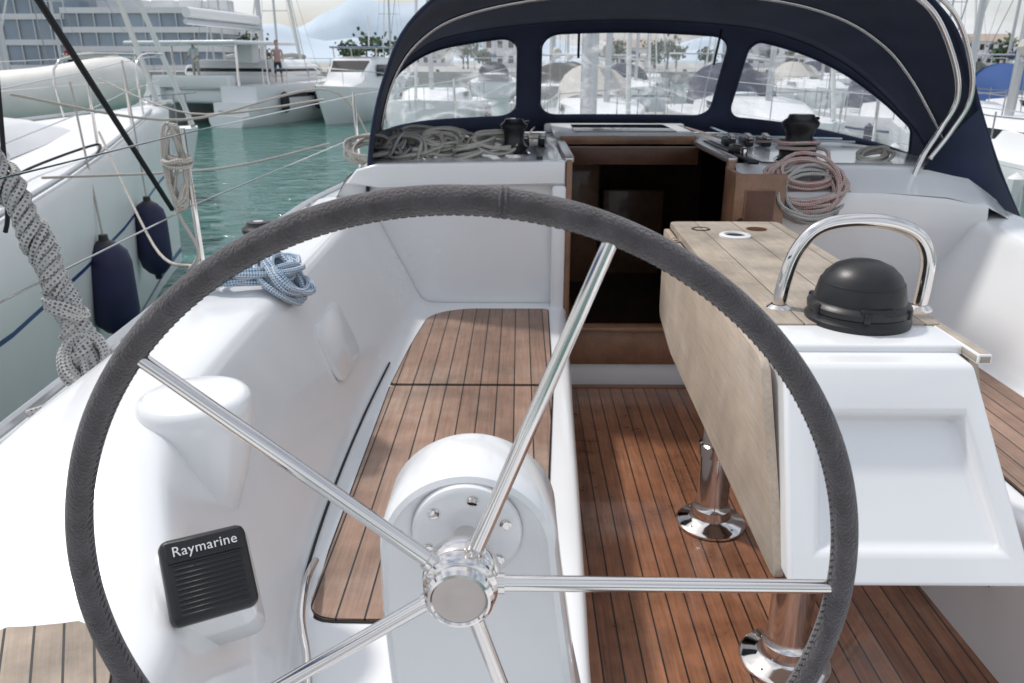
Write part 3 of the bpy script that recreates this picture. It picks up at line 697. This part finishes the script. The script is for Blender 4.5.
# ------------------------------------------------------------------ generic yachts
def boat(x,y,head,L=11,cov=cover,hullm=gel2,mast=14.5,z0=-.95,hood_=True):
    b=B('moored_sailboat'); bw=L*.16
    sh=[(0,.74),(.2,.92),(.45,1),(.7,.80),(.85,.50),(.95,.2),(1,.02)]
    secs=[]
    for t in(0,.12,.25,.4,.55,.7,.82,.9,.96,1):
        w=bw*interp(sh,t); f=1.05+.35*t*t; yy=(t-.5)*L
        pr=[(w,f),(w*1.0,f*.72),(w*.99,f*.66),(w*.97,.2),(w*.9,.02),(w*.6,-.4)]
        secs.append([(-a,yy-(f-c)*.3*(t>.9),c) for a,c in pr[::-1]]+[(0,yy,f+.05)]+[(a,yy-(f-c)*.3*(t>.9),c) for a,c in pr])
    st=nblue
    b.loft(secs,hullm,caps=True,mf=lambda i,j: st if j in(3,8) and cov is not coverg else hullm)
    cs=[]
    for t,w,h in((.30,.62,.42),(.42,.66,.48),(.6,.55,.42),(.74,.36,.18),(.78,.25,.03)):
        f=1.05+.35*t*t; yy=(t-.5)*L; w*=bw
        cs.append([(-w-.08,yy,f),(-w,yy,f+h*.75),(-w*.8,yy,f+h),(w*.8,yy,f+h),(w,yy,f+h*.75),(w+.08,yy,f)])
    b.loft(cs,hullm,caps=True)
    for sx in(-1,1): b.box((sx*(bw*.62+.035),(.48-.5)*L,1.40),(.03,L*.17,.17),dark,rot=(0,R(-8*sx),0))
    my=.10*L
    b.tube([(0,my,1.5),(0,my,mast)],.085,alu,8)
    b.tube([(0,my,2.6),(0,my-L*.36,2.7)],.06,alu,6); b.tube([(0,my-.1,2.82),(0,my-L*.18,2.95),(0,my-L*.36,2.85)],.17,cov,8)
    for zz,ww in((mast*.45,.95),(mast*.72,.7)): b.tube([(-ww,my-.1,zz),(0,my,zz),(ww,my-.1,zz)],.03,alu,5)
    b.tube([(0,L*.49,1.45),(0,my,mast-.3)],.05,sail,6); b.tube([(0,-L*.5,1.1),(0,my,mast)],.012,wire,4)
    for sx in(-1,1):
        b.tube([(sx*bw*.93,my-.15,1.15),(sx*.95,my-.1,mast*.45),(sx*.7,my-.1,mast*.72),(0,my,mast-.2)],.012,wire,4)
        b.tube([(sx*bw*.7,-L*.49,1.75),(sx*bw*.95,-L*.1,1.75),(sx*bw*.8,L*.22,1.8),(sx*.1,L*.5,2.05)],.014,wire,4)
        for t in(.02,.2,.4,.58,.72,.86,.97):
            w=bw*interp(sh,t)*.95; b.tube([(sx*w,(t-.5)*L,1.1),(sx*w,(t-.5)*L,1.78+.25*t*t)],.014,wire,4)
        for t in (.3,.5,.7):
            w=bw*interp(sh,t)+.15; b.lathe([(0,-.35),(.12,-.25),(.12,.25),(0,.35)],(sx*w,(t-.5)*L,.65),(0,0,1),white if t!=.5 else navy2,8)
    if hood_:
        hs=[]
        for yy,hh,ww in((-.32,1.25,.6),(-.2,1.15,.62),(-.12,.45,.62)):
            hs.append([(bw*ww*math.cos(math.pi*k/10),yy*L,1.25+hh*math.sin(math.pi*k/10)**.6) for k in range(11)])
        b.loft(hs,cov)
        b.box((0,-.40*L,2.75),(bw*1.5,L*.16,.05),cov,bev=.02)
        for sx in(-1,1): b.tube([(sx*bw*.7,-.40*L,1.1),(sx*bw*.72,-.40*L,2.75)],.02,wire,5)
    b.done(loc=(x,y,z0),rot=(random.uniform(-.01,.01),random.uniform(-.015,.015),head))
rn=random.Random(4)
for i,(x,y,h,L) in enumerate([(2.2,22,180,11),(6.6,23,180,12),(11.3,22,182,11),(16.2,24,180,12),(21,22,178,10),(-3.2,31,180,12),(1.5,36,0,11),(25.5,23,181,12),
      (9.4,14.5,2,11),(6,44,180,12),(11,44,0,11),(16,45,180,12),(21,44,180,12),(27,45,0,12),(33,44,180,12),(-2,66,0,12),(4,68,0,12),(10,66,180,12),(17,68,0,12),(25,67,180,12),(34,66,0,12),
      (-17,60,170,12),(-30,56,160,13),(-26,74,180,12),(-12,78,180,12)]):
    boat(x,y,R(h),L,cov=(cover,coverg,coverg,navy)[rn.randrange(4)],mast=rn.uniform(12.5,17),hood_=rn.random()<.8)
boat(-11.2,16.5,R(-100),10,cov=coverg,mast=13,hood_=False)
b=B('inflatable_dinghy')
tp=cr([(-1.75,-.72,0),(0,-.78,0),(1.1,-.68,.06),(1.75,-.3,.18),(1.95,0,.22),(1.75,.3,.18),(1.1,.68,.06),(0,.78,0),(-1.75,.72,0)],6)
b.tube(tp,lambda t:.37 if .06<t<.94 else .22,hypalon,18)
b.box((-.1,0,-.08),(3.0,1.0,.08),hypalon,bev=.03); b.box((-1.5,0,.05),(.06,1.0,.5),white,bev=.02); b.box((-.2,0,.18),(.25,1.15,.04),white,bev=.01)
b.tube([(p.x*1.0,p.y*1.16,p.z+.05) for p in tp[6:-6]],.02,coverg,6)
b.done(loc=(-7.95,12.0,1.12),rot=(0,0,R(8)),ang=60)
# ------------------------------------------------------------------ catamaran
b=B('catamaran')
Lc=10.5
for sx in(-1,1):
    secs=[]
    for t in(0,.04,.041,.1,.101,.3,.6,.82,.94,1):
        w=interp([(0,.80),(.3,.95),(.6,.9),(.82,.6),(.94,.3),(1,.04)],t); f=interp([(0,.45),(.04,.45),(.041,.95),(.1,.95),(.101,1.55),(.6,1.65),(1,1.75)],t)
        secs.append([(sx*2.35+a*w,t*Lc-Lc/2,z) for a,z in((-.55,-.4),(-.9,.05),(-1,f*.55),(-1,f),(0,f+.03),(1,f),(1,f*.55),(.9,.05),(.55,-.4))])
    b.loft(secs,gel2,caps=True)
    b.box((sx*2.35+sx*.93,0,1.15),(.04,5.0,.22),dark,bev=.02); b.box((sx*2.35,-Lc/2+.6,.62),(1.2,.5,.02),bench)
b.box((0,-.6,1.15),(3.6,6.6,.6),gel2,bev=.15,seg=3); b.box((0,.6,2.05),(4.9,4.2,1.15),gel2,bev=.4,seg=4,top=(.9,.86))
b.box((0,.62,2.18),(4.86,4.22,.46),dark,bev=.16,seg=3,top=(.95,.93))
b.box((0,-2.3,3.28),(5.4,4.6,.14),gel2,bev=.06,seg=3)
for sx in(-1,1):
    b.tube([(sx*2.5,-4.3,1.6),(sx*2.45,-4.2,3.2)],.05,chrome,8); b.tube([(sx*2.4,-2.0,1.6),(sx*2.4,-2.0,3.2)],.05,chrome,8)
    for y in(-3.6,-1.8,0,1.8,3.4): b.tube([(sx*3.2,y,1.6),(sx*3.2,y,2.25)],.018,chrome,6)
    for h in(1.95,2.25): b.tube([(sx*3.2,-3.6,h),(sx*3.2,3.4,h),(sx*2.5,5.1,h+.05)],.012,chrome,5)
    for y in(-2.6,.2,2.8): b.lathe([(0,-.45),(.17,-.35),(.2,0),(.17,.35),(0,.45)],(sx*3.5,y,.9),(0,0,1),black if y<0 else navy2,12)
b.box((0,-3.9,1.75),(3.8,.5,.5),white,bev=.08); b.box((1.2,-1.6,2.9),(.9,.6,.9),gel2,bev=.1)
b.tube([(0,1.4,2.6),(0,1.4,17.5)],.12,alu,10); b.tube([(0,1.3,4.0),(0,-3.9,4.1)],.12,alu,8); b.tube([(0,1.2,4.35),(0,-3.8,4.45)],.22,white,10)
b.tube([(0,5.0,1.9),(0,1.4,16.5)],.08,sail,6)
for sx in(-1,1): b.tube([(sx*3.1,.2,1.7),(0,1.4,16)],.014,wire,4)
b.tube([(-2.3,5.05,1.7),(2.3,5.05,1.7)],.08,alu,8)
b.done(loc=(-12.7,38.3,-.95),rot=(0,0,R(-16)),ang=40)
# ------------------------------------------------------------------ motor boat
b=B('motor_boat'); Lm=9.
secs=[]
for t in(0,.2,.45,.65,.8,.92,1):
    w=1.45*interp([(0,.92),(.4,1),(.65,.85),(.8,.6),(.92,.28),(1,.02)],t); f=1.15+.45*t
    secs.append([(a*w,(t-.5)*Lm-(f-z)*.5*(t>.75),z) for a,z in((-.5,-.4),(-.85,0),(-.95,f*.6),(-1,f),(0,f+.06),(1,f),(.95,f*.6),(.85,0),(.5,-.4))])
b.loft(secs,gel2,caps=True,mf=lambda i,j: nblue if j in(0,7) else gel2)
b.loft([[(-1.15*k,y,1.3),(-1.1*k,y,1.3+h*.8),(-.9*k,y,1.3+h),(.9*k,y,1.3+h),(1.1*k,y,1.3+h*.8),(1.15*k,y,1.3)] for y,k,h in((-2.8,1,1.35),(-1,1,1.45),(.3,.95,1.35),(1.5,.8,.45),(2.9,.5,.1))],gel2,caps=True)
b.loft([[(-1.03*k,y,1.5+h0),(-.86*k,y,1.55+h1),(.86*k,y,1.55+h1),(1.03*k,y,1.5+h0)] for y,k,h0,h1 in((.42,1,.35,1.02),(1.36,.86,.1,.30))],dark)
for sx in(-1,1): b.box((sx*1.135,-1.1,2.15),(.03,2.6,.5),dark,bev=.01)
b.box((0,-1.2,3.15),(2.3,2.6,.08),gel2,bev=.03)
for sx in(-1,1):
    for y in(-2.3,-.1): b.tube([(sx*1.0,y,2.7),(sx*1.05,y,3.12)],.03,chrome,6)
    b.tube([(sx*1.3,-.5,2.0),(sx*1.0,1.8,2.15),(sx*.1,4.3,2.3)],.02,chrome,6)
    for y,w in((0,1.27),(1.5,1.05),(3,.6)): b.tube([(sx*w,y,1.4),(sx*w,y,2.1)],.015,chrome,5)
b.tube([(0,-2,3.2),(0,-2.1,4.6)],.03,white,6)
b.done(loc=(-7.6,38,-.95),rot=(0,0,R(170)),ang=40)
# ------------------------------------------------------------------ people
skin=mat('skin',(.55,.33,.24),.5); hair=mat('dark_hair',(.03,.02,.015),.7)
def person(loc,rz,shirt,trous,bend=0,armf=.35):
    J={'pel':(0,0,.93),'wst':(0,0,1.08),'cst':(0,.02+bend*.10,1.30),'nek':(0,.02+bend*.18,1.48),'hd':(0,.04+bend*.2,1.56)}
    vs=[J['pel'],J['wst'],J['cst'],J['nek'],J['hd']]; rad=[.15,.135,.155,.06,.055]; ed=[(0,1),(1,2),(2,3),(3,4)]
    for s in(-1,1):
        i=len(vs); vs+= [(s*.19,.02+bend*.12,1.40),(s*.24,.02+armf*.2,1.13),(s*.21,.12+armf*.55,.98),(s*.20,.16+armf*.7,.96)]; rad+=[.065,.05,.035,.04]; ed+=[(2,i),(i,i+1),(i+1,i+2),(i+2,i+3)]
        i=len(vs); vs+= [(s*.10,0,.86),(s*.12,.03,.48),(s*.13,-.02*s,.09),(s*.14,.12,.04)]; rad+=[.095,.065,.045,.042]; ed+=[(0,i),(i,i+1),(i+1,i+2),(i+2,i+3)]
    me=bpy.data.meshes.new('p'); me.from_pydata(vs,ed,[]); ob=bpy.data.objects.new('p',me); scene.collection.objects.link(ob)
    ob.modifiers.new('k','SKIN'); md=ob.modifiers.new('s','SUBSURF'); md.levels=2
    for d,r in zip(me.skin_vertices[0].data,rad): d.radius=(r,r*.8)
    me.skin_vertices[0].data[0].use_root=True
    dg=bpy.context.evaluated_depsgraph_get(); m2=bpy.data.meshes.new_from_object(ob.evaluated_get(dg))
    bpy.data.objects.remove(ob)
    b=B('person'); b.bm.from_mesh(m2); 
    for m in(shirt,trous,skin,hair,white): b.mi(m)
    for f in b.bm.faces:
        c=f.calc_center_median(); 
        f.material_index=0 if c.z>.92 else (1 if c.z>.45 else (2 if c.z>.07 else 4))
        if c.z>1.46 or (abs(c.x)>.17 and c.z<1.15 and c.z>.85): f.material_index=2
    hc=V((0,.06+bend*.2,1.66)); b.ball(hc,.098,skin,14,10,(.82,.95,1.2)); b.ball(hc+V((0,-.018,.025)),.103,hair,14,10,(.86,.95,1.12)); b.ball(hc+V((0,.10,-.01)),.018,skin,6,5)
    for s in(-1,1): b.ball(hc+V((s*.083,0,-.01)),.022,skin,6,5,(.5,1,1.3)); b.ball(hc+V((s*.032,.088,.015)),.010,hair,6,4)
    return b.done(loc=loc,rot=(0,0,rz),ang=180)
lb=mat('pale_shirt',(.62,.6,.60),.8); tr=mat('dark_trousers',(.03,.035,.05),.8); pk=mat('rose_shirt',(.5,.32,.30),.8)
person((-10.45,35.6,.66),R(200),pk,tr,.3); person((-13.6,34.6,.68),R(160),white,coverg,.1)
person((-24.5,45,.75),R(190),redp,tr,0,.1)
# ------------------------------------------------------------------ setting
def watermat():
    m,nt,b,o=newmat('harbour_water'); L=nt.links
    tc=N(nt,'ShaderNodeTexCoord')
    n=N(nt,'ShaderNodeTexNoise'); n.inputs['Scale'].default_value=1.5; n.inputs['Detail'].default_value=5; n.inputs['Distortion'].default_value=.6
    mp=N(nt,'ShaderNodeMapping'); mp.inputs['Scale'].default_value=(1,1.5,1); L.new(tc.outputs['Object'],mp.inputs[0]); L.new(mp.outputs[0],n.inputs[0])
    n2=N(nt,'ShaderNodeTexNoise'); n2.inputs['Scale'].default_value=.35; L.new(tc.outputs['Object'],n2.inputs[0])
    bp=N(nt,'ShaderNodeBump'); bp.inputs['Strength'].default_value=1; bp.inputs['Distance'].default_value=.16; L.new(n.outputs[0],bp.inputs['Height']); L.new(bp.outputs[0],b.inputs['Normal'])
    L.new(mixc(nt,n2.outputs[0],(.010,.085,.070),(.035,.17,.14)),b.inputs['Base Color']); b.inputs['Roughness'].default_value=.04
    return m
b=B('water'); b.poly([(-6000,-2000,-.95),(6000,-2000,-.95),(6000,7000,-.95),(-6000,7000,-.95)],watermat()); b.done()
conc=mat('concrete',(.36,.35,.33),.85,var=.15,vs=.4)
b=B('quay'); b.box((0,260,-.35),(1400,320,1.3),conc); 
for i in range(60): b.box((-290+i*10,100.3,.42),(.4,.4,.3),blackm)
b.done(flat=True)
b=B('finger_pontoon')
b.box((16,32.5,-.62),(30,2.2,.5),conc,bev=.05); b.done()
wall=mat('pale_wall',(.70,.71,.72),.7,var=.06,vs=.3); bgl=mat('curtain_wall_glass',(.26,.32,.38),.15,var=.25,vs=.12); roof=mat('weathered_roof',(.40,.32,.27),.8)
def glassb(name,x0,x1,y,d,h,fl):
    b=B(name); n=int(h/fl)
    b.box(((x0+x1)/2,y+d/2,.3+h/2),(x1-x0-.6,d-.6,h),bgl)
    for i in range(n+1): b.box(((x0+x1)/2,y+d/2,.3+i*fl+.3),(x1-x0,d,.75),wall)
    k=int((x1-x0)/2.2)
    for i in range(k+1): b.box((x0+(x1-x0)*i/k,y+.15,.3+h/2),(.16,.25,h-.1),alu)
    for i in range(5): b.box((lerp(x0,x1,(i+.5)/5),y+d*.5,.3+h+1.2),(3,3,1.8),wall)
    b.done(flat=True)
glassb('glass_office_building',-110,-64,118,25,24,3.4); glassb('glass_terminal_building',-63.5,-43,116,22,7.6,2.5)
rn=random.Random(9)
for i in range(12):
    x=-20+i*21+rn.uniform(-3,3); w=rn.uniform(7,12); h=rn.uniform(3.5,6); y=rn.uniform(150,200)
    b=B('harbour_house'); b.box((0,0,h/2),(w,8,h),wall)
    b.prism([(-w/2-.4,-4.4,h),(-w/2-.4,4.4,h),(-w/2-.4,0,h+1.6)],(w+.8,0,0),roof)
    for k in range(int(w/2)):
        for z in (1.4,4.0):
            if z<h-1: b.box((-w/2+1.1+k*2,-4.02,z),(.9,.06,1.2),dark)
    b.done(loc=(x,y,.3),flat=True)
leaf=mat('foliage',(.06,.10,.05),.9,var=.5,vs=.7)
b=B('tree_line'); rn=random.Random(3)
for i in range(60):
    x=rn.uniform(-42,240); y=rn.uniform(125,140); h=rn.uniform(1.8,3.8)
    b.tube([(x,y,.3),(x,y,h)],.15,trimd,5)
    for k in range(110):
        a=V((rn.gauss(0,1),rn.gauss(0,1),rn.gauss(0,.8)))*h*.28; c=V((x,y,h+.3))+a; s=rn.uniform(.2,.45)
        u=V((rn.uniform(-1,1),rn.uniform(-1,1),rn.uniform(-1,1))).normalized(); w=u.orthogonal().normalized()
        b.poly([c+u*s,c+w*s,c-u*s,c-w*s],leaf)
b.done(flat=True,recalc=False)
hill=mat('hazy_hills',(.50,.58,.66),1,var=.08,vs=.004)  # distance haze put into the pale base colour, the scene has no atmosphere
for nm,y0,hh,sd in(('hills',3200,170,3.3),('mountains',5200,380,8.1)):
    b=B(nm); rows=[]
    for j in range(6):
        row=[]
        for i in range(140):
            x=-4500+i*65; e=math.sin(math.pi*j/5)
            row.append((x,y0+j*160,-1+e*hh*max(.12,.45+.9*noise.noise(V((x*.0011+sd,j*.2,sd)))+.25*noise.noise(V((x*.005,j*.3,sd))))*(1.3 if x<-300 else .6)))
        rows.append(row)
    b.loft(rows,hill); b.done(ang=180)
# ------------------------------------------------------------------ light, world, camera
el,az=R(58),R(-55)
sd=V((math.sin(az)*math.cos(el),math.cos(az)*math.cos(el),math.sin(el)))
w=bpy.data.worlds.new('World'); scene.world=w; w.use_nodes=True; nt=w.node_tree; nt.nodes.clear()
out=N(nt,'ShaderNodeOutputWorld'); bg=N(nt,'ShaderNodeBackground'); bg.inputs[1].default_value=.12
sk=N(nt,'ShaderNodeTexSky'); sk.sky_type='NISHITA'; sk.sun_disc=False; sk.sun_elevation=el; sk.sun_rotation=az; sk.air_density=1.2; sk.dust_density=2.5
tc=N(nt,'ShaderNodeTexCoord'); mp=N(nt,'ShaderNodeMapping'); mp.inputs['Scale'].default_value=(1,1,2.6); nt.links.new(tc.outputs['Generated'],mp.inputs[0])
cn=N(nt,'ShaderNodeTexNoise'); cn.inputs['Scale'].default_value=2.4; cn.inputs['Detail'].default_value=8; cn.inputs['Roughness'].default_value=.55; nt.links.new(mp.outputs[0],cn.inputs[0])
mr=N(nt,'ShaderNodeMapRange'); mr.inputs[1].default_value=.38; mr.inputs[2].default_value=.62; mr.inputs[3].default_value=.25; mr.inputs[4].default_value=.98; nt.links.new(cn.outputs[0],mr.inputs[0])
nt.links.new(mixc(nt,mr.outputs[0],sk.outputs[0],(8.0,8.25,8.7)),bg.inputs[0]); nt.links.new(bg.outputs[0],out.inputs[0])
sl=bpy.data.lights.new('sun','SUN'); sl.energy=2.4; sl.angle=R(4); sl.color=(1,.96,.91)
so=bpy.data.objects.new('sun',sl); so.rotation_euler=sd.to_track_quat('Z','Y').to_euler(); scene.collection.objects.link(so)
cam=bpy.data.cameras.new('camera'); cam.lens=27.42; cam.sensor_width=36; cam.clip_start=.05; cam.clip_end=12000
cam.dof.use_dof=True; cam.dof.focus_distance=1.4; cam.dof.aperture_fstop=9
co=bpy.data.objects.new('camera',cam); co.location=(0,0,1.65); co.rotation_euler=(R(70.15),0,R(.55)); scene.collection.objects.link(co); scene.camera=co
scene.view_settings.view_transform='Standard'; scene.view_settings.look='None'; scene.view_settings.exposure=0
